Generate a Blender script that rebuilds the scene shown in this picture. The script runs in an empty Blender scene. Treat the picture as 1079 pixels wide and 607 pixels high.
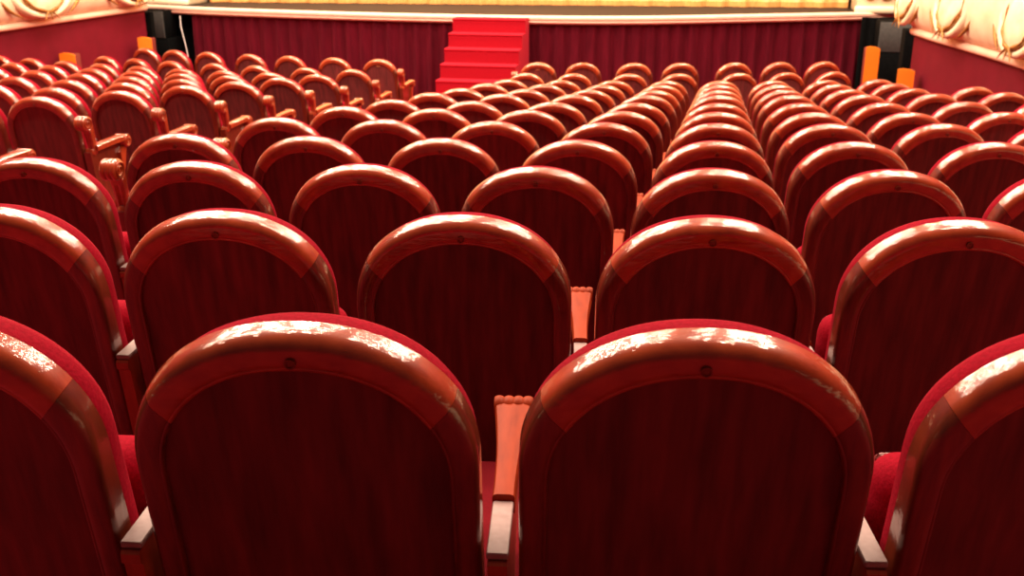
import bpy, math, random
from mathutils import Vector, Matrix
random.seed(4)
PI = math.pi
C = bpy.context.scene.collection
ZO = 1.95                      # height of the first seat crest's zero above the front floor

# ------------------------------------------------------------------ materials
def new_mat(name):
    m = bpy.data.materials.new(name); m.use_nodes = True
    nt = m.node_tree; nt.nodes.clear()
    out = nt.nodes.new('ShaderNodeOutputMaterial'); b = nt.nodes.new('ShaderNodeBsdfPrincipled')
    nt.links.new(b.outputs[0], out.inputs[0])
    return m, nt, b

def noise_mat(name, c1, c2, scale=(6, 6, 6), nscale=3.0, rough=.4, coat=0, sheen=0, metal=0, bump=0, detail=5, vary=0, spec=.5, coat_rough=.08, lo=.3, hi=.7, ripple=0, coat_ior=1.5):
    m, nt, b = new_mat(name)
    N, Lk = nt.nodes, nt.links
    tc = N.new('ShaderNodeTexCoord'); mp = N.new('ShaderNodeMapping'); mp.inputs['Scale'].default_value = scale
    nz = N.new('ShaderNodeTexNoise'); nz.inputs['Scale'].default_value = nscale; nz.inputs['Detail'].default_value = detail
    cr = N.new('ShaderNodeValToRGB')
    cr.color_ramp.elements[0].color = (*c1, 1); cr.color_ramp.elements[1].color = (*c2, 1)
    cr.color_ramp.elements[0].position = lo; cr.color_ramp.elements[1].position = hi
    Lk.new(tc.outputs['Object'], mp.inputs[0])
    if vary:
        oi = N.new('ShaderNodeObjectInfo')
        ad = N.new('ShaderNodeVectorMath'); ad.operation = 'ADD'
        sc = N.new('ShaderNodeVectorMath'); sc.operation = 'SCALE'; sc.inputs[0].default_value = (37, 53, 71)
        Lk.new(oi.outputs['Random'], sc.inputs['Scale']); Lk.new(mp.outputs[0], ad.inputs[0]); Lk.new(sc.outputs[0], ad.inputs[1])
        Lk.new(ad.outputs[0], nz.inputs['Vector'])
        hs = N.new('ShaderNodeHueSaturation'); mr = N.new('ShaderNodeMapRange')
        mr.inputs['To Min'].default_value = 1 - vary; mr.inputs['To Max'].default_value = 1 + vary
        Lk.new(oi.outputs['Random'], mr.inputs['Value']); Lk.new(mr.outputs[0], hs.inputs['Value'])
        Lk.new(cr.outputs[0], hs.inputs['Color']); Lk.new(hs.outputs[0], b.inputs['Base Color'])
    else:
        Lk.new(mp.outputs[0], nz.inputs['Vector']); Lk.new(cr.outputs[0], b.inputs['Base Color'])
    Lk.new(nz.outputs['Fac'], cr.inputs[0])
    b.inputs['Roughness'].default_value = rough; b.inputs['Metallic'].default_value = metal
    b.inputs['Specular IOR Level'].default_value = spec
    if coat:
        b.inputs['Coat Weight'].default_value = coat; b.inputs['Coat Roughness'].default_value = coat_rough; b.inputs['Coat IOR'].default_value = coat_ior
    if ripple:      # hand-rubbed varnish: long shallow ripples that break the reflections
        rm = N.new('ShaderNodeMapping'); rm.inputs['Scale'].default_value = (9, 60, 60)
        rn = N.new('ShaderNodeTexNoise'); rn.inputs['Scale'].default_value = 1.6; rn.inputs['Detail'].default_value = 3
        rb = N.new('ShaderNodeBump'); rb.inputs['Strength'].default_value = ripple; rb.inputs['Distance'].default_value = .004
        Lk.new(tc.outputs['Object'], rm.inputs[0]); Lk.new(rm.outputs[0], rn.inputs['Vector']); Lk.new(rn.outputs['Fac'], rb.inputs['Height'])
        Lk.new(rb.outputs[0], b.inputs['Coat Normal'])
    if sheen:
        b.inputs['Sheen Weight'].default_value = sheen; b.inputs['Sheen Roughness'].default_value = .4
        b.inputs['Sheen Tint'].default_value = (1, .15, .25, 1)
    if bump:
        bp = N.new('ShaderNodeBump'); bp.inputs['Strength'].default_value = bump; bp.inputs['Distance'].default_value = .01
        Lk.new(nz.outputs['Fac'], bp.inputs['Height']); Lk.new(bp.outputs[0], b.inputs['Normal'])
    return m

M = {}
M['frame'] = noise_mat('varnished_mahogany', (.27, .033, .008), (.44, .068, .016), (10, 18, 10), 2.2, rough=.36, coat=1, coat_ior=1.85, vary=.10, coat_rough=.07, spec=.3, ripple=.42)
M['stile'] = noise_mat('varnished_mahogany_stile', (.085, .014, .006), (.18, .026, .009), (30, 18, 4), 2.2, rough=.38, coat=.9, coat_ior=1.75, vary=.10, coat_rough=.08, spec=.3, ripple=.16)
M['panel'] = noise_mat('dark_veneer', (.088, .025, .025), (.20, .042, .042), (26, 10, 3.2), 1.6, rough=.42, coat=.15, vary=.18, detail=8, spec=.3, coat_rough=.3)
M['arm'] = noise_mat('orange_beech', (.21, .026, .006), (.31, .042, .010), (30, 6, 10), 2.0, rough=.5, coat=.0, vary=.08, spec=.12)
M['velvet'] = noise_mat('crimson_velvet', (.20, .0014, .010), (.28, .0025, .016), (40, 40, 40), 4, rough=.85, sheen=.04, spec=.06, bump=.15)
M['plate'] = noise_mat('pale_plate', (.27, .195, .19), (.35, .27, .265), (20, 20, 20), 3, rough=.45, spec=.25)
M['post'] = noise_mat('dark_wood_post', (.28, .045, .018), (.42, .07, .026), (30, 20, 4), 2, rough=.4, coat=.3)
M['cap'] = noise_mat('cap_wood', (.11, .02, .008), (.26, .06, .02), (300, 300, 300), 2, rough=.35, coat=.3)
M['brass'] = noise_mat('brass', (.65, .42, .2), (.8, .55, .3), (50, 50, 50), 3, rough=.35, metal=.8)
M['carpet'] = noise_mat('red_carpet', (.14, .006, .012), (.22, .010, .018), (60, 60, 60), 4, rough=.95, spec=.1)
M['stair'] = noise_mat('scarlet_carpet', (.30, .0045, .014), (.38, .007, .020), (30, 30, 30), 4, rough=.9, sheen=.2, spec=.1)
M['wall'] = noise_mat('crimson_wall', (.130, .004, .014), (.160, .005, .018), (2, 2, 2), 2, rough=.8, spec=.15)
M['drape'] = noise_mat('wine_drape', (.060, .002, .008), (.10, .0035, .013), (5, 5, .6), 3, rough=.9, sheen=.15, spec=.1)
M['cream'] = noise_mat('cream_plaster', (.80, .66, .44), (.93, .85, .62), (2.2, 2.2, 3), 2, rough=.5)
M['ledge'] = noise_mat('pale_ledge', (.86, .55, .42), (.92, .64, .50), (3, 3, 3), 2, rough=.5)
M['gold'] = noise_mat('antique_gold', (.16, .060, .012), (.50, .25, .06), (14, 14, 14), 3, rough=.45, metal=.4)
M['oval'] = noise_mat('ivory_medallion', (.92, .70, .40), (.98, .88, .66), (3, 3, 3), 2, rough=.5)
M['stage'] = noise_mat('stage_boards', (.013, .009, .007), (.026, .018, .013), (1, 6, 1), 2, rough=.75, spec=.2)
M['gcurtain'] = noise_mat('gold_curtain', (.85, .42, .13), (.95, .66, .32), (3, 3, .8), 2.5, rough=.7)
M['fringe'] = noise_mat('fringe', (.55, .22, .05), (.8, .4, .12), (30, 3, 3), 3, rough=.8)
M['grey'] = noise_mat('grey_grille', (.028, .032, .031), (.05, .055, .053), (8, 8, 8), 3, rough=.7)
M['black'] = noise_mat('black_cloth', (.0012, .0016, .0018), (.003, .0036, .004), (8, 8, 8), 3, rough=.9, spec=.05)
M['orange'] = noise_mat('orange_paint', (.86, .19, .002), (.92, .22, .003), (2, 2, 2), 2, rough=.6)
M['dkred'] = noise_mat('dark_red_side', (.12, .01, .01), (.17, .016, .014), (4, 4, 4), 2, rough=.6)
M['white'] = noise_mat('white_cable', (.75, .72, .7), (.85, .82, .8), (4, 4, 4), 2, rough=.5)

# ------------------------------------------------------------------ mesh helpers
class MB:
    def __init__(s): s.v = []; s.f = []
    def add(s, vs, fs):
        o = len(s.v); s.v += [tuple(v) for v in vs]; s.f += [tuple(i + o for i in f) for f in fs]
    def rings(s, rings, closed=True, cap0=True, cap1=True):
        n = len(rings[0]); vs = [v for r in rings for v in r]; fs = []
        for i in range(len(rings) - 1):
            for j in range(n if closed else n - 1):
                k = (j + 1) % n
                fs.append((i*n + j, i*n + k, (i+1)*n + k, (i+1)*n + j))
        if closed and cap0: fs.append(tuple(range(n - 1, -1, -1)))
        if closed and cap1: fs.append(tuple((len(rings) - 1)*n + j for j in range(n)))
        s.add(vs, fs)
    def box(s, x0, x1, y0, y1, z0, z1, r=.004):
        # box with chamfered vertical and horizontal edges
        r = min(r, (x1-x0)*.45, (y1-y0)*.45, (z1-z0)*.45)
        def ring(z, i):
            return [(x0+i+r, y0+i, z), (x1-i-r, y0+i, z), (x1-i, y0+i+r, z), (x1-i, y1-i-r, z), (x1-i-r, y1-i, z), (x0+i+r, y1-i, z), (x0+i, y1-i-r, z), (x0+i, y0+i+r, z)]
        h = r
        s.rings([ring(z0, h*.7), ring(z0+h, 0), ring(z1-h, 0), ring(z1, h*.7)])
    def extrude_x(s, poly, x0, x1):
        s.rings([[(x0, y, z) for y, z in poly], [(x1, y, z) for y, z in poly]])
    def tube(s, pts, r, n=8, cap=True):
        pts = [Vector(p) for p in pts]; rings = []; up = None
        for i, p in enumerate(pts):
            t = (pts[min(i+1, len(pts)-1)] - pts[max(i-1, 0)]).normalized()
            a = Vector((0, 0, 1)) if abs(t.z) < .9 else Vector((1, 0, 0))
            if up is not None: a = up
            u = t.cross(a).normalized(); w = u.cross(t).normalized(); up = w
            rr = r(i/(len(pts)-1)) if callable(r) else r
            rings.append([p + rr*(math.cos(2*PI*k/n)*u + math.sin(2*PI*k/n)*w) for k in range(n)])
        s.rings(rings, True, cap, cap)
    def build(s, name, mat, parent=None, smooth=35, mesh_only=False):
        me = bpy.data.meshes.new(name); me.from_pydata(s.v, [], s.f); me.update()
        import bmesh
        bm = bmesh.new(); bm.from_mesh(me); bmesh.ops.recalc_face_normals(bm, faces=bm.faces); bm.to_mesh(me); bm.free()
        for p in me.polygons: p.use_smooth = True
        me.set_sharp_from_angle(angle=math.radians(smooth))
        me.materials.append(mat)
        if mesh_only: return me
        return link(name, me, parent)

def link(name, me, parent=None):
    o = bpy.data.objects.new(name, me); C.objects.link(o)
    if parent is not None: o.parent = parent
    return o
def tag(o, label=None, cat=None, group=None, kind=None):
    if label: o['label'] = label
    if cat: o['category'] = cat
    if group: o['group'] = group
    if kind: o['kind'] = kind
    return o
def empty(name, loc, rz=0):
    o = bpy.data.objects.new(name, None); C.objects.link(o); o.empty_display_size = .1
    o.location = loc; o.rotation_euler = (0, 0, rz); return o

# ------------------------------------------------------------------ the theatre seat
H = .93; REC = math.radians(10)
def bp(x, s, d):
    """back-plane point: x across, s up the reclined back from z=0 crest reference, d forward depth"""
    k = H - s
    return (x, k*math.sin(REC) + d*math.cos(REC), H - k*math.cos(REC) + d*math.sin(REC))
S_BOT = .27
def arch(a, b, top, n, t):
    """t in [-1,1]: left foot over the crest to the right foot"""
    spring = top - b
    if abs(t) > .7:
        q = (abs(t) - .7)/.3
        return (math.copysign(a, t), spring - q*(spring - S_BOT))
    th = t/.7*PI/2
    sx, cx = math.sin(th), math.cos(th)
    return (math.copysign(abs(sx)**(2/n), sx)*a, spring + (max(cx, 0)**(2/n))*b)
OUT = (.2455, .212, H, 2.12)
INN = (.2045, .188, H - .053, 2.12)
def frame_section(t):
    ox, os = arch(*OUT, t); ix, is_ = arch(*INN, t)
    w = math.hypot(ox - ix, os - is_); q = min(max((abs(t) - .50)/.22, 0), 1); r = .0235 - .0125*q; dd = .030 - .016*q
    prof = [(0, .046), (0, dd)]
    for k in range(1, 7):
        a = PI/2*k/7
        prof.append((r*(1-math.cos(a)), dd - dd*math.sin(a)))
    prof += [(r, 0), (r + (w - r)*.5, .0004), (w - .008, .0006), (w - .0065, .0016), (w - .0045, .0008), (w - .0015, .0016), (w, .004), (w, .013), (w, .030), (w*.5, .046)]
    res = []
    for u, d in prof:
        f = min(u/w, 1)
        res.append(bp(ox + (ix - ox)*f, os + (is_ - os)*f, d))
    return res
def frame_part(t0, t1, n):
    m = MB(); m.rings([frame_section(t0 + (t1 - t0)*i/n) for i in range(n + 1)]); return m
SEAM = .47
ME = {}
ME['frame_top'] = frame_part(-SEAM, SEAM, 44).build('frame_top', M['frame'], mesh_only=True, smooth=50)
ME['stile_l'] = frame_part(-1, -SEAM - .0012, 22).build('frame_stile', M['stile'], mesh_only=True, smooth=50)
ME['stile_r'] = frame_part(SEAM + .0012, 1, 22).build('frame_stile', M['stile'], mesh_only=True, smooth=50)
# veneer panel, a thin board set inside the frame
m = MB()
def outline(a, b, top, n, k, ins=0, d=0, bot=None):
    pts = []
    for i in range(k + 1):
        t = -1 + 2*i/k
        x, s = arch(a - ins, max(b - ins, .01), top - ins, n, t)
        if bot is not None and s < bot: s = bot
        pts.append(bp(x, s, d))
    return pts
m.rings([outline(*INN, 60, -.004, .012), outline(*INN, 60, -.004, .028)])
ME['panel'] = m.build('back_panel', M['panel'], mesh_only=True, smooth=30)
# velvet backrest pad
m = MB(); UP = (.238, .208, H - .011, 2.12)
rr = [(.010, .042), (.002, .050), (0, .062), (0, .084), (.008, .100), (.028, .112), (.07, .120), (.12, .123)]
m.rings([outline(*UP, 60, i, d, S_BOT + .05 + i) for i, d in rr])
ME['pad'] = m.build('backrest_cushion', M['velvet'], mesh_only=True, smooth=60)
# wooden dowel cap on the crown of the frame
m = MB()
def disc(cx, s, r, d0, d1, n=18):
    mk = lambda rad, d: [bp(cx + rad*math.cos(2*PI*k/n), s + rad*math.sin(2*PI*k/n), d) for k in range(n)]
    m.rings([mk(r, d0), mk(r, d1), mk(r*.72, d1), mk(r*.66, d1 + .0015), mk(r*.25, d1 + .0005)], cap0=False)
disc(0, H - .038, .0080, .004, -.0042)
ME['cap'] = m.build('dowel_cap', M['cap'], mesh_only=True)
# tipped-up seat cushion and its wooden pan
def slab(w, th, h, r, n=7):
    """rounded slab standing up: x across, y thickness, z height"""
    mm = MB(); rings = []
    for k in range(n + 1):
        a = -PI/2 + PI*k/n
        y = math.sin(a)*th/2; ins = r*(1 - math.cos(a))
        pts = []
        for (cx, cz, a0) in ((w-r, h-r, 0), (-(w-r), h-r, PI/2), (-(w-r), r, PI), (w-r, r, 1.5*PI)):
            for q in range(7):
                b = a0 + PI/2*q/6; rad = r*math.cos(a) if True else r
                pts.append((cx + rad*math.cos(b), y, cz + rad*math.sin(b)))
        rings.append(pts)
    mm.rings(rings); return mm
def place(mm, rx, off):
    R = Matrix.Rotation(rx, 3, 'X'); mm.v = [tuple(R @ Vector(v) + Vector(off)) for v in mm.v]; return mm
ME['seat'] = place(slab(.228, .115, .29, .05), math.radians(4), (0, .275, .345)).build('seat_cushion', M['velvet'], mesh_only=True, smooth=60)
m = MB(); m.box(-.20, .20, -.009, .009, 0, .24, .006)
ME['pan'] = place(m, math.radians(4), (0, .340, .365)).build('seat_pan', M['panel'], mesh_only=True)
# arm, plate and post between two seats (at the right of each seat)
AX = .27
def reed(mm, cx, cy, cz, r, hl, reeds, arc0=0, arc1=2*PI, n=14, amp=.16):
    rings = []; st = reeds*8
    for i in range(st + 1):
        f = i/st; rad = r*(1 - amp*(1 - abs(math.sin(PI*f*reeds))**.7))
        rings.append([(cx - hl + 2*hl*f, cy + rad*math.cos(arc0 + (arc1-arc0)*k/n), cz + rad*math.sin(arc0 + (arc1-arc0)*k/n)) for k in range(n)])
    mm.rings(rings)
def arm_mesh(cx):
    mm = MB(); rings = []
    for i in range(13):
        f = i/12; y = .200 + f*.31
        w = .0180 + .0165*(f**1.3) - .003*math.sin(PI*f)
        z = .588 + .012*f*f; r = .006
        rings.append([(cx - w, y, z - .034), (cx + w, y, z - .034), (cx + w, y, z - r), (cx + w - r*.4, y, z - r*.3), (cx + w - r*1.3, y, z), (cx - w + r*1.3, y, z), (cx - w + r*.4, y, z - r*.3), (cx - w, y, z - r)])
    mm.rings(rings)
    reed(mm, cx, .516, .587, .021, .036, 4)
    return mm
ME['arm'] = arm_mesh(AX).build('armrest', M['arm'], mesh_only=True, smooth=40)
m = MB(); m.box(AX - .0165, AX + .0165, .053, .199, .566, .577, .002)
ME['plate'] = m.build('arm_plate', M['plate'], mesh_only=True)
m = MB(); m.extrude_x([(.050, .565), (.046, .560), (.046, .545), (.054, .538), (.09, .30), (.10, .05), (.07, .02), (.07, 0), (.33, 0), (.33, .02), (.28, .05), (.29, .40), (.46, .53), (.46, .553), (.20, .553), (.20, .565)], AX - .0145, AX + .0145)
ME['post'] = m.build('arm_post', M['post'], mesh_only=True)
# aisle-end unit: panel, scroll bracket on the back, scrolled arm
def spiral(mm, x, cy, cz, r, turns=1.9, a0=0, sgn=1):
    pts = []
    for i in range(34):
        f = i/33; a = a0 + sgn*2*PI*turns*f; q = r*(1 - .86*f)
        pts.append((x, cy + q*math.cos(a), cz + q*math.sin(a)))
    mm.tube(pts, lambda f: .0062*(1 - .35*f), 6)
def end_meshes(sg):
    x = .288*sg; out = {}
    mm = MB(); mm.extrude_x([(.07, 0), (.36, 0), (.36, .03), (.31, .08), (.31, .40), (.36, .55), (.36, .600), (.055, .600), (.075, .45), (.10, .10), (.07, .03)], x - .024, x + .024)
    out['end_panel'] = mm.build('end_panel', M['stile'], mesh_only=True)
    mm = MB(); cy, cz, r = .035, .785, .047
    reed(mm, x + .012*sg, cy, cz, r, .034, 3, n=20, amp=.12)
    for xx in (x + .047*sg, x - .023*sg): spiral(mm, xx, cy, cz, r*.88, 1.9, -PI/2)
    rings = []
    for i in range(15):
        f = i/14; z = cz - .01 - f*.195; yc = cy + .030 + .012*math.sin(f*PI*.9) + .03*f; th = .020*(1 - .45*f); hw = .032*(1 - .45*f)
        rings.append([(x + .012*sg - hw, yc - th, z), (x + .012*sg - hw*.5, yc - th - .006, z), (x + .012*sg, yc - th, z), (x + .012*sg + hw*.5, yc - th - .006, z), (x + .012*sg + hw, yc - th, z), (x + .012*sg + hw, yc + th, z), (x + .012*sg - hw, yc + th, z)])
    mm.rings(rings)
    mm.box(x - .028, x + .030, .07, .13, .58, .62, .008)
    out['scroll_bracket'] = mm.build('scroll_bracket', M['frame'], mesh_only=True, smooth=45)
    mm = MB(); rings = []; xa = x + .02*sg
    for i in range(13):
        f = i/12; y = .10 + f*.30; w = .030 + .008*f; z = .640 + .012*math.sin(f*PI/2)
        rings.append([(xa - w, y, z - .034), (xa + w, y, z - .034), (xa + w, y, z - .006), (xa + w - .008, y, z), (xa - w + .008, y, z), (xa - w, y, z - .006)])
    mm.rings(rings)
    reed(mm, xa, .405, .612, .042, .038, 4, n=20, amp=.10)
    for xx in (xa + .039, xa - .039): spiral(mm, xx, .405, .612, .037, 1.9, PI/2)
    mm.extrude_x([(.37, .58), (.40, .57), (.36, .44), (.33, .40), (.33, .55)], xa - .026, xa + .026)
    out['end_arm'] = mm.build('end_armrest', M['frame'], mesh_only=True, smooth=45)
    return out
END_R, END_L = end_meshes(1), end_meshes(-1)
m = MB()
b0 = [bp(-.024, H - .068, .011), bp(.024, H - .068, .011), bp(.024, H - .082, .011), bp(-.024, H - .082, .011)]
b1 = [bp(-.024, H - .068, .006), bp(.024, H - .068, .006), bp(.024, H - .082, .006), bp(-.024, H - .082, .006)]
m.rings([b0, b1]); ME['tagplate'] = m.build('row_plate', M['brass'], mesh_only=True)

PARTS = [('frame_top', 'frame_top'), ('frame_stile', 'stile_l'), ('frame_stile', 'stile_r'), ('back_panel', 'panel'), ('backrest_cushion', 'pad'),
         ('dowel_cap', 'cap'), ('seat_cushion', 'seat'), ('seat_pan', 'pan')]
# make one seat, then copy it
proto = empty('theatre_seat', (0, 0, 0))
for nm, k in PARTS: link(nm, ME[k], proto)
PCH = list(proto.children)
used = [False]
def seat(x, y, z, rz, label, group, arm=True, end=0, plate=False, sx=1):
    if not used[0]:
        r = proto; used[0] = True
    else:
        r = proto.copy(); C.objects.link(r)
        for ch in PCH:
            c = ch.copy(); C.objects.link(c); c.parent = r
    r.location = (x, y, z); r.rotation_euler = (0, 0, rz); r.scale = (sx, 1, 1)
    tag(r, label, 'theatre seat', group)
    if arm:
        a = link('armrest', ME['arm'], r); po = link('arm_post', ME['post'], r)
        pl = link('arm_plate', ME['plate'], po); pl['label'] = 'pale plate on the back of the arm post'
    if end:
        E = END_R if end > 0 else END_L
        link('end_panel', E['end_panel'], r); link('scroll_bracket', E['scroll_bracket'], r); link('end_armrest', E['end_arm'], r)
    if plate: link('row_plate', ME['tagplate'], r)['label'] = 'small brass plate'
    return r

# ------------------------------------------------------------------ rows: gentle arcs, floor raked down to the stage
XA = -2.85
ROWS = {1: (-.344, .080, 35), 2: (.566, .080, 35), 3: (1.50, .073, 33.7), 4: (2.42, .068, 29.6), 5: (3.37, .042, 22.2), 6: (4.30, .023, 20.6), 7: (5.16, .019, 16.4),
        8: (6.08, .026, 16.0), 9: (6.95, .022, 14.6), 10: (7.87, .029, 15.2), 11: (8.79, .035, 15.4), 12: (9.70, .056, 13.3), 13: (10.63, .054, 14.0)}
ZR = {n: -.10*(n-1) for n in ROWS}
for n, z in {2: -.099, 3: -.198, 4: -.295, 5: -.392, 6: -.4886, 7: -.584, 8: -.679, 9: -.773, 10: -.866, 11: -.959, 12: -1.02, 13: -1.02}.items(): ZR[n] = z
def yrow(n, x):
    if n < 1: return yrow(1, x) + (n - 1)*.92
    if n > 13: return yrow(13, x) + (n - 13)*.92
    y0, s, R = ROWS[n]; X = x - XA
    return y0 + s*X + X*X/2/R
def slope(n, x):
    y0, s, R = ROWS[n]; return s + (x - XA)/R
def zfloor(x, y):
    prev = None
    for n in range(-6, 22):
        yy = yrow(n, x); z = ZR[n] if 1 <= n <= 13 else (-.1*(n-1) if n < 1 else -1.02)
        if yy >= y:
            if prev is None: return z
            f = (y - prev[0])/(yy - prev[0]); return prev[1] + f*(z - prev[1])
        prev = (yy, z)
    return -1.02
def fl(x, y): return zfloor(x, y) - .93 + ZO

ORD = ['', 'first', 'second', 'third', 'fourth', 'fifth', 'sixth', 'seventh', 'eighth', 'ninth', 'tenth', 'eleventh', 'twelfth', 'thirteenth']
# main block: column numbers with the seat in front of the camera = 0
MAIN = {1: (-2, 1), 2: (-3, 1), 3: (-4, 2), 4: (-4, 2), 5: (-4, 3), 6: (-4, 3), 7: (-4, 4), 8: (-4, 4), 9: (-4, 4), 10: (-4, 3), 11: (-4, 3)}
X12 = [-2.07, -1.56, -.97, -.44, .20, .71, 1.22]; X13 = [-2.10, -1.58, -.99, -.46, .16, .68, 1.19]
def put(n, x, label, group, **k):
    a = math.atan(slope(n, x)); d = -.030
    seat(x - d*math.sin(a), yrow(n, x) + d*math.cos(a), ZR[n] - .936 + ZO, a, label, group, **k)
G1 = 'theatre seats in the main block'
for n in range(1, 14):
    if n <= 11:
        c0, c1 = MAIN[n]; xs = [c*.54*(1 - .0040*(n-1)) for c in range(c0, c1 + 1)]; sx = 1 - .0040*(n-1)
    else:
        xs = X12 if n == 12 else X13; sx = .91
    rowname = 'nearest row' if n == 1 else ('front row by the stage' if n == 13 else ORD[n] + ' row from camera')
    for i, x in enumerate(xs):
        if n <= 2: pos = ORD[i+1] + ' seat from the photo\'s left edge'
        else: pos = ORD[i+1] + ' from the aisle'
        end = -1 if (n >= 3 and i == 0) else 0
        if end: lab = 'arched theatre seat with scrolled aisle arm, main block, ' + rowname
        else: lab = 'arched theatre seat, main block, %s, %s' % (rowname, pos)
        gap = (xs[i+1] - x) if i + 1 < len(xs) else .54
        put(n, x, lab, G1, end=end, plate=(n == 13 and i == 0), arm=True, sx=sx)
# block across the aisle; seats counted from its aisle end
LEFT = {5: 1, 6: 2, 7: 3, 8: 5, 9: 6, 10: 8, 11: 9, 12: 7, 13: 7}
L12 = [-4.02, -4.58, -5.22, -5.77, -6.39, -6.91, -7.40]; L13 = [-4.02, -4.60, -5.20, -5.76, -6.37, -6.90, -7.38]
G2 = 'theatre seats across the aisle'
for n, k in LEFT.items():
    xs = L12 if n == 12 else (L13 if n == 13 else [-4.085 - .537*i for i in range(k)])
    fs = 14 - n
    rowname = 'front row by the stage' if fs == 1 else ORD[fs] + ' row from the stage'
    for i, x in enumerate(xs):
        if i == 0: lab = 'arched theatre seat with scrolled arm across the aisle, ' + rowname
        else: lab = 'arched theatre seat, far block, %s, %s from the aisle' % (rowname, ORD[i+1])
        put(n, x, lab, G2, arm=(i > 0), end=(1 if i == 0 else 0), plate=(n == 13 and i == 0), sx=(.91 if n >= 12 else .995))

# ------------------------------------------------------------------ floor
m = MB(); nx, ny = 30, 60; X0, X1, Y0, Y1 = -10.6, 4.9, -3.6, 17.5
vs = [(X0 + (X1-X0)*i/nx, Y0 + (Y1-Y0)*j/ny, fl(X0 + (X1-X0)*i/nx, Y0 + (Y1-Y0)*j/ny)) for j in range(ny+1) for i in range(nx+1)]
fs = [(j*(nx+1)+i, j*(nx+1)+i+1, (j+1)*(nx+1)+i+1, (j+1)*(nx+1)+i) for j in range(ny) for i in range(nx)]
m.add(vs, fs); tag(m.build('floor', M['carpet']), kind='structure')

# ------------------------------------------------------------------ side walls and box fronts
LED = 1.23
def smooth_path(pts, k=8):
    P = [Vector(p) for p in pts]; out = []
    for i in range(len(P) - 1):
        p0, p1, p2, p3 = P[max(i-1, 0)], P[i], P[i+1], P[min(i+2, len(P)-1)]
        for q in range(k):
            t = q/k
            out.append(.5*((2*p1) + (-p0 + p2)*t + (2*p0 - 5*p1 + 4*p2 - p3)*t*t + (-p0 + 3*p1 - 3*p2 + p3)*t**3))
    out.append(P[-1]); return out
pathL = smooth_path([(-8.75, -3), (-8.76, 3), (-8.77, 8), (-8.79, 11), (-8.80, 13.65)])
pathR = smooth_path([(3.25, -3), (3.2, 3), (3.02, 6.5), (2.75, 8.96), (2.53, 10.44), (2.37, 11.3), (2.265, 12.15)])
def sweep(path, sgn, prof):
    """prof: (offset into the hall, z); sgn=+1 hall lies toward +x"""
    rings = []
    for i, p in enumerate(path):
        t = (path[min(i+1, len(path)-1)] - path[max(i-1, 0)]).normalized(); nrm = Vector((t.y, -t.x))*sgn
        rings.append([(p.x + nrm.x*o, p.y + nrm.y*o, z) for o, z in prof])
    mm = MB(); mm.rings(rings); return mm
def wall_profile(path, sgn):
    rings = []
    for i, p in enumerate(path):
        t = (path[min(i+1, len(path)-1)] - path[max(i-1, 0)]).normalized(); nrm = Vector((t.y, -t.x))*sgn
        z0 = min(fl(p.x, p.y) - .03, LED - .1)
        top = max(LED, z0 + .9)
        rings.append([(p.x, p.y, z0), (p.x, p.y, LED + .02), (p.x - nrm.x*.2, p.y - nrm.y*.2, LED + .02), (p.x - nrm.x*.2, p.y - nrm.y*.2, z0)])
    mm = MB(); mm.rings(rings); return mm
def oval(path_pt, nrm, zc, w, h, parent, side):
    """ivory medallion with gold rim and a cream outer scroll; on the box front"""
    t = Vector((-nrm.y, nrm.x, 0)); n3 = Vector((nrm.x, nrm.y, .25)).normalized(); up = n3.cross(t).normalized()
    if up.z < 0: up = -up
    c = Vector((path_pt.x, path_pt.y, zc)) + n3*.135
    shape = lambda a, s, e: c + t*(w*s*math.cos(a)*(1 + .10*math.sin(a))) + up*(h*(s if s < 1.1 else 1 + (s-1)*.45)*math.sin(a) - .05*h*(math.cos(a)**2)) + n3*e
    mm = MB(); nn = 40
    mm.rings([[shape(2*PI*k/nn, s, e) for k in range(nn)] for s, e in ((1, -.06), (1, .0), (.85, .025), (.6, .045), (.3, .055), (.08, .057))])
    o = mm.build('oval_medallion', M['oval'], parent, 60)
    mm = MB(); mm.tube([shape(2*PI*k/48, 1.03, .0) for k in range(49)], lambda f: .019 + .008*math.sin(f*2*PI*9), 8, False)
    # small leaf tip under the medallion
    tip = shape(-PI/2, 1.05, .01)
    for dx in (-.10, 0, .10):
        mm.tube([tip + t*dx*.3, tip + t*dx - up*.05, tip + t*dx*1.5 - up*.11], lambda f: .016*(1 - .8*f), 7)
    mm.build('gold_rim', M['gold'], o, 60)
    mm = MB(); mm.tube([shape(2*PI*k/48, 1.42, -.05) for k in range(49)], lambda f: .050 + .014*math.cos(f*2*PI*2), 10, False)
    mm.build('scroll_ring', M['cream'], o, 60)
    for k0 in (17, 41):
        mm = MB(); mm.tube([shape(2*PI*k/48, 2.0, -.05) for k in range(k0, k0 + 15)], lambda f: .031*math.sin(PI*f) + .006, 7)
        mm.build('gold_scroll', M['gold'], o, 60)
def near(path, y):
    return min(range(len(path)), key=lambda i: abs(path[i].y - y))
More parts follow.
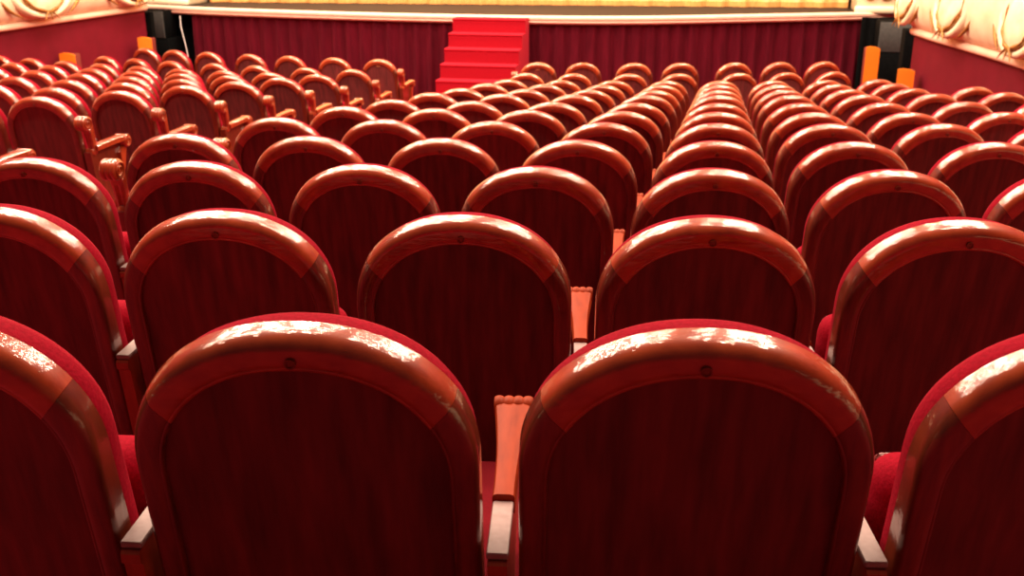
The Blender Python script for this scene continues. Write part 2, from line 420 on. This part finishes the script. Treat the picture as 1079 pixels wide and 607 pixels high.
for nm, path, sg, spots, lab in (('left', pathL, 1, [(8.85, .50), (11.05, .44), (13.15, .42)], 'cream box front with gold rimmed ovals over the left red wall'),
                                 ('right', pathR, -1, [(7.3, .34), (9.05, .33), (10.75, .30), (12.25, .26)], 'cream box front with gold rimmed ovals over the right red wall')):
    tag(wall_profile(path, sg).build('wall_' + nm, M['wall']), kind='structure')
    root = empty('box_front', (path[0].x, path[0].y, LED)); tag(root, lab, 'box front', 'cream box fronts beside the stalls')
    inv = Matrix.Translation(-Vector(root.location))
    def kid(mm, name, mat, parent=root, sm=50):
        o = mm.build(name, mat, parent, sm); o.matrix_parent_inverse = inv if parent is root else Matrix(); return o
    pr = [(-.2, LED + .02), (.0, LED + .045), (.05, LED + .07), (.10, LED + .14), (.135, LED + .25), (.145, LED + .40), (.13, LED + .55), (.09, LED + .68), (.05, LED + .76), (-.2, LED + .78)]
    kid(sweep(path, sg, pr), 'curved_panel', M['cream'])
    kid(sweep(path, sg, [(-.02, LED - .035), (.045, LED - .03), (.065, LED - .005), (.06, LED + .03), (.03, LED + .055), (-.02, LED + .055)]), 'ledge', M['ledge'])
    kid(sweep(path, sg, [(-.2, LED + .77), (.07, LED + .765), (.11, LED + .80), (.11, LED + .84), (.07, LED + .87), (-.2, LED + .87)]), 'top_rail', M['wall'])
    for y, w in spots:
        i = near(path, y); p = path[i]; t = (path[min(i+1, len(path)-1)] - path[max(i-1, 0)]).normalized(); nr = Vector((t.y, -t.x))*sg
        before = set(C.objects)
        oval(p, nr, LED + .42, w, .29, root, nm)
        for o in set(C.objects) - before:
            if o.parent is root: o.matrix_parent_inverse = inv

for nm, x0, x1 in (('left_upper', -10.6, -10.45), ('right_upper', 4.75, 4.9)):
    mm = MB(); mm.box(x0, x1, -3.4, 14.3, 0, 6.6, .02); tag(mm.build('wall_' + nm, M['wall']), kind='structure')

# ------------------------------------------------------------------ stage
ZS = 1.20
arcp = smooth_path([(-9.6, 14.65), (-8.46, 14.29), (-7.8, 14.12), (-6.8, 13.93), (-5.64, 13.76), (-4.6, 13.67), (-3.5, 13.64), (-2.58, 13.67), (-1.64, 13.78), (-.72, 14.05), (.49, 14.58), (1.3, 14.93), (1.95, 15.22), (3.0, 15.72)])
m = MB(); top = [(p.x, p.y + .02, ZS) for p in arcp]; back = [(p.x, 18.0, ZS) for p in arcp]
n_ = len(arcp)
m.rings([[(p.x, p.y + .02, ZS - .06), (p.x, p.y + .02, ZS), (p.x, 18, ZS), (p.x, 18, ZS - .06)] for p in arcp])
st = tag(m.build('stage_floor', M['stage']), 'dark boarded stage apron in front of the gold curtain', 'stage')
def arc_sweep(prof):
    rings = []
    for i, p in enumerate(arcp):
        t = (arcp[min(i+1, n_-1)] - arcp[max(i-1, 0)]).normalized(); nr = Vector((t.y, -t.x))
        rings.append([(p.x + nr.x*o, p.y + nr.y*o, z) for o, z in prof])
    mm = MB(); mm.rings(rings); return mm
lp = arc_sweep([(-.08, ZS + .012), (.03, ZS + .012), (.055, ZS - .005), (.055, ZS - .035), (.035, ZS - .05), (.045, ZS - .075), (.02, ZS - .10), (-.08, ZS - .10)]).build('stage_lip', M['ledge'], st, 40)
lp['label'] = 'cream moulded stage lip'
# pleated drape hanging from the lip
dp = smooth_path([(p.x, p.y) for p in arcp if -8.42 < p.x < 2.12], 6)
m = MB(); rf, rb = [], []; acc = 0; last = dp[0]
rings = []
for i, p in enumerate(dp):
    acc += (p - last).length; last = p
    t = (dp[min(i+1, len(dp)-1)] - dp[max(i-1, 0)]).normalized(); nr = Vector((t.y, -t.x))
    fold = .030*math.sin(acc*2*PI/.23 + 1.5*math.sin(acc*1.7)) + .012*math.sin(acc*2*PI/.11 + 2)
    ring = []
    for z, k in ((ZS - .09, .25), (ZS - .30, .8), (ZS - .7, 1.15), (.01, 1.3)):
        o = -.03 + fold*k; ring.append((p.x + nr.x*o, p.y + nr.y*o, z))
    for z in (.01, ZS - .09):
        o = -.10; ring.append((p.x + nr.x*o, p.y + nr.y*o, z))
    rings.append(ring)
m.rings(rings)
tag(m.build('stage_drape', M['drape'], smooth=80), 'pleated wine red drape hanging along the stage front', 'drape')
# red carpeted steps
m = MB(); prof = []
yT = 13.30; rise, run = .185, .243; z = ZS - .01; y = yT
poly = [(13.585, z)]
k = 0
while z > .02:
    poly += [(y + .012, z), (y, z - .012), (y + .012, z - .03), (y + .014, max(z - rise, 0))]
    z -= rise; y -= run; k += 1
    if z <= .02: break
poly += [(13.585, 0)]
m.extrude_x(poly, -3.80, -2.74)
stp = m.build('stage_steps', M['stair'], smooth=25)
tag(stp, 'flight of scarlet carpeted steps leading up to the stage', 'steps')
# gold curtain at the back of the apron
m = MB(); rings = []; fr = MB(); fr_r = []
for i in range(261):
    x = -8.60 + 10.50*i/260; y = 15.85 + .075*(x + 3.3) + .035*math.sin(x*2*PI/.42 + 1.2*math.sin(x*1.3)) + .015*math.sin(x*2*PI/.17)
    rings.append([(x, y, ZS + .05), (x, y + .01, ZS + 4.2), (x, y + .10, ZS + 4.2), (x, y + .10, ZS + .05)])
    fr_r.append([(x, y - .012, ZS + .005), (x, y - .014, ZS + .085), (x, y - .002, ZS + .085), (x, y + .0, ZS + .005)])
m.rings(rings); gc = tag(m.build('stage_curtain', M['gcurtain'], smooth=80), 'gold pleated stage curtain lit from the stage lamps', 'curtain')
fr.rings(fr_r); fr.build('bottom_fringe', M['fringe'], gc, 80)
# proscenium piers with carved reliefs
def pier(x0, x1, y0, y1, lab):
    r = empty('proscenium_pier', ((x0+x1)/2, y0, ZS)); tag(r, lab, 'pier', 'carved piers beside the stage curtain')
    L = lambda mm, name, mat, par=r: mm.build(name, mat, par, 45)
    w = (x1 - x0)/2; d = y1 - y0
    mm = MB(); mm.box(-w, w, 0, d, .0, 4.2, .02); mm.box(-w - .03, w + .03, -.04, .02, 0, .10, .015); mm.box(-w - .02, w + .02, -.03, .02, .42, .47, .012)
    L(mm, 'shaft', M['cream'])
    for cx, cz, rad in ((-w*.55, .24, .07), (w*.05, .26, .09), (w*.6, .24, .07), (0, .7, .13)):
        mm = MB(); mm.rings([[(cx + rad*s*math.cos(2*PI*k/14)*(1 + .12*math.cos(10*PI*k/14)), -e, cz + rad*s*math.sin(2*PI*k/14)) for k in range(14)] for s, e in ((1, -.02), (1, .02), (.7, .035), (.5, .012), (.2, .03))])
        L(mm, 'carved_rosette', M['gold'])
pier(1.93, 2.72, 15.30, 16.1, 'pale carved pier to the right of the stage curtain')
pier(-9.35, -8.66, 14.75, 15.5, 'pale carved pier to the left of the stage curtain')
# dark recesses either side, with grey cabinets and black plinths
def cabinet(x0, x1, y0, y1, z0, z1, lab1, lab2):
    r = empty('speaker_cabinet', ((x0+x1)/2, y0, z0)); tag(r, lab1, 'speaker', 'grey speakers at the stage corners')
    w = (x1-x0)/2; d = y1 - y0
    mm = MB(); mm.box(-w, w, .015, d, 0, z1 - z0, .012); mm.build('shell', M['black'], r)
    mm = MB(); mm.box(-w + .008, w - .008, 0, .02, .01, z1 - z0 - .01, .006); mm.build('grille', M['grey'], r)
    mm = MB(); mm.box(x0 - .03, x1 + .03, y0 + .0, y1 + .05, 0, z0, .01)
    mm.box(x0 - .01, x1 + .01, y0 - .012, y0 + .004, z0*.08, z0*.94, .005)
    tag(mm.build('speaker_plinth', M['black']), lab2, 'plinth', 'black plinths under the grey speakers')
cabinet(2.15, 2.64, 14.30, 14.70, .735, 1.165, 'grey speaker cabinet at the right corner of the stage', 'black plinth under the grey speaker, right of the stage')
cabinet(-9.22, -8.72, 14.05, 14.45, .73, 1.16, 'grey speaker cabinet at the left corner of the stage', 'black plinth under the grey speaker, left of the stage')
def blackout(pts, h, lab):
    mm = MB(); rings = []; a, b = Vector(pts[0]), Vector(pts[1]); N = 40
    nr = Vector(((b-a).y, -(b-a).x)).normalized()
    for i in range(N + 1):
        p = a + (b - a)*i/N; o = .02*math.sin(i*1.3)
        rings.append([(p.x + nr.x*o, p.y + nr.y*o, .0), (p.x + nr.x*o*.6, p.y + nr.y*o*.6, h), (p.x - nr.x*.05, p.y - nr.y*.05, h), (p.x - nr.x*.05, p.y - nr.y*.05, 0)])
    mm.rings(rings); tag(mm.build('black_curtain', M['black'], smooth=80), lab, 'curtain', 'black curtains closing the stage corners')
blackout([(1.985, 14.97), (3.2, 14.97)], 1.16, 'black curtain behind the grey speaker on the right')
blackout([(-10.0, 14.62), (-8.33, 14.62)], 1.16, 'black curtain behind the grey speaker on the left')
mm = MB(); mm.box(2.33, 2.52, 13.2, 13.5, 0, 1.15, .01); mm.box(2.325, 2.525, 13.19, 13.21, .04, .12, .005)
tag(mm.build('black_pillar', M['black']), 'slim black pillar between the right red wall and grey speaker', 'pillar')
mm = MB(); mm.box(-9.1, -8.72, 13.68, 13.78, 0, 1.17, .01); mm.box(-9.1, -8.74, 13.66, 13.69, .04, .12, .005)
tag(mm.build('black_pillar', M['black']), 'slim black pillar at the stage end of left red wall', 'pillar')
# orange stands
def stand(x0, x1, y, d, h, rz, lab, slant=.03):
    r = empty('orange_stand', ((x0+x1)/2, y, 0), rz); tag(r, lab, 'stand', 'orange stands near the stage corners')
    w = (x1 - x0)/2
    mm = MB(); mm.rings([[(-w, 0, .02), (w, 0, .02), (w, 0, h - slant), (w*.4, 0, h - slant*.2), (-w*.5, 0, h), (-w, 0, h - slant*.4)],
                         [(-w, .03, .02), (w, .03, .02), (w, .03, h - slant), (w*.4, .03, h - slant*.2), (-w*.5, .03, h), (-w, .03, h - slant*.4)]])
    mm.build('front_panel', M['orange'], r, 30)
    mm = MB(); mm.box(-w + .004, w - .004, .03, d, 0, h - slant, .01); mm.build('body', M['dkred'], r)
stand(1.93, 2.11, 13.70, .22, .88, .05, 'tall orange stand by the stage drape on the right')
stand(2.03, 2.22, 11.55, .22, .86, -.15, 'orange stand against the right red wall')
stand(-8.70, -8.50, 11.25, .24, .83, .25, 'orange stand against the left red wall')
stand(-8.60, -8.40, 13.05, .24, .86, .25, 'orange stand in front of the grey speaker on the left')
m = MB(); m.tube([(-8.36, 13.93, 1.10), (-8.35, 13.90, .95), (-8.31, 13.88, .78), (-8.27, 13.86, .60), (-8.25, 13.86, .42), (-8.25, 13.84, .0)], .006, 8)
tag(m.build('hanging_cable', M['white']), 'thin white cable hanging beside the left end of the drape', 'cable')

# ------------------------------------------------------------------ light: the hall's ceiling lamps, stage lamps, dim ambient
def lamp(loc, power, size, col=(1, .69, .50), tgt=None, strip=0):
    l = bpy.data.lights.new('ceiling_lamp', 'AREA'); l.shape = 'DISK'; l.size = size; l.energy = power; l.color = col
    if strip: l.shape = 'RECTANGLE'; l.size = strip; l.size_y = size
    o = bpy.data.objects.new('ceiling_lamp', l); C.objects.link(o); o.location = loc
    if tgt: o.rotation_euler = (Vector(tgt) - Vector(loc)).to_track_quat('-Z', 'Y').to_euler()
    return o
for j, y in enumerate((2.0, 4.2, 6.8, 9.4, 12.0)):
    for i, x in enumerate((-9.3, -7.3, -5.0, -3.2, 2.1, 3.9)):
        lamp((x + (.25 if j % 2 else -.2), y, 8.6), (120, 190, 210, 210, 210)[j], .24, strip=1.2)
    for x in (-1.7, .35):
        lamp((x, y + .5, 8.6), 62, .09, strip=.8)
for x in (-6.5, -3.2, .2):
    lamp((x, 13.6, 6.0), 260, .5, (1, .80, .55), (x, 15.8, 1.0))
w = bpy.data.worlds.new('World'); bpy.context.scene.world = w; w.use_nodes = True
bg = w.node_tree.nodes['Background']; bg.inputs[0].default_value = (1, .50, .43, 1); bg.inputs[1].default_value = .045

# ------------------------------------------------------------------ camera
cam = bpy.data.cameras.new('Camera'); co = bpy.data.objects.new('Camera', cam); C.objects.link(co)
co.location = (-.0037, -1.2678, .5042 + ZO); co.rotation_euler = (math.radians(90 - 19.55), 0, math.radians(11.368))
cam.sensor_width = 36; cam.lens = 36*1080/1079; cam.clip_start = .02
cam.dof.use_dof = True; cam.dof.focus_distance = 2.1; cam.dof.aperture_fstop = 36.03e-3/.0048
sc = bpy.context.scene; sc.camera = co
vs_ = sc.view_settings; vs_.view_transform = 'Standard'; vs_.look = 'None'; vs_.gamma = 1; vs_.use_curve_mapping = False; vs_.exposure = 0
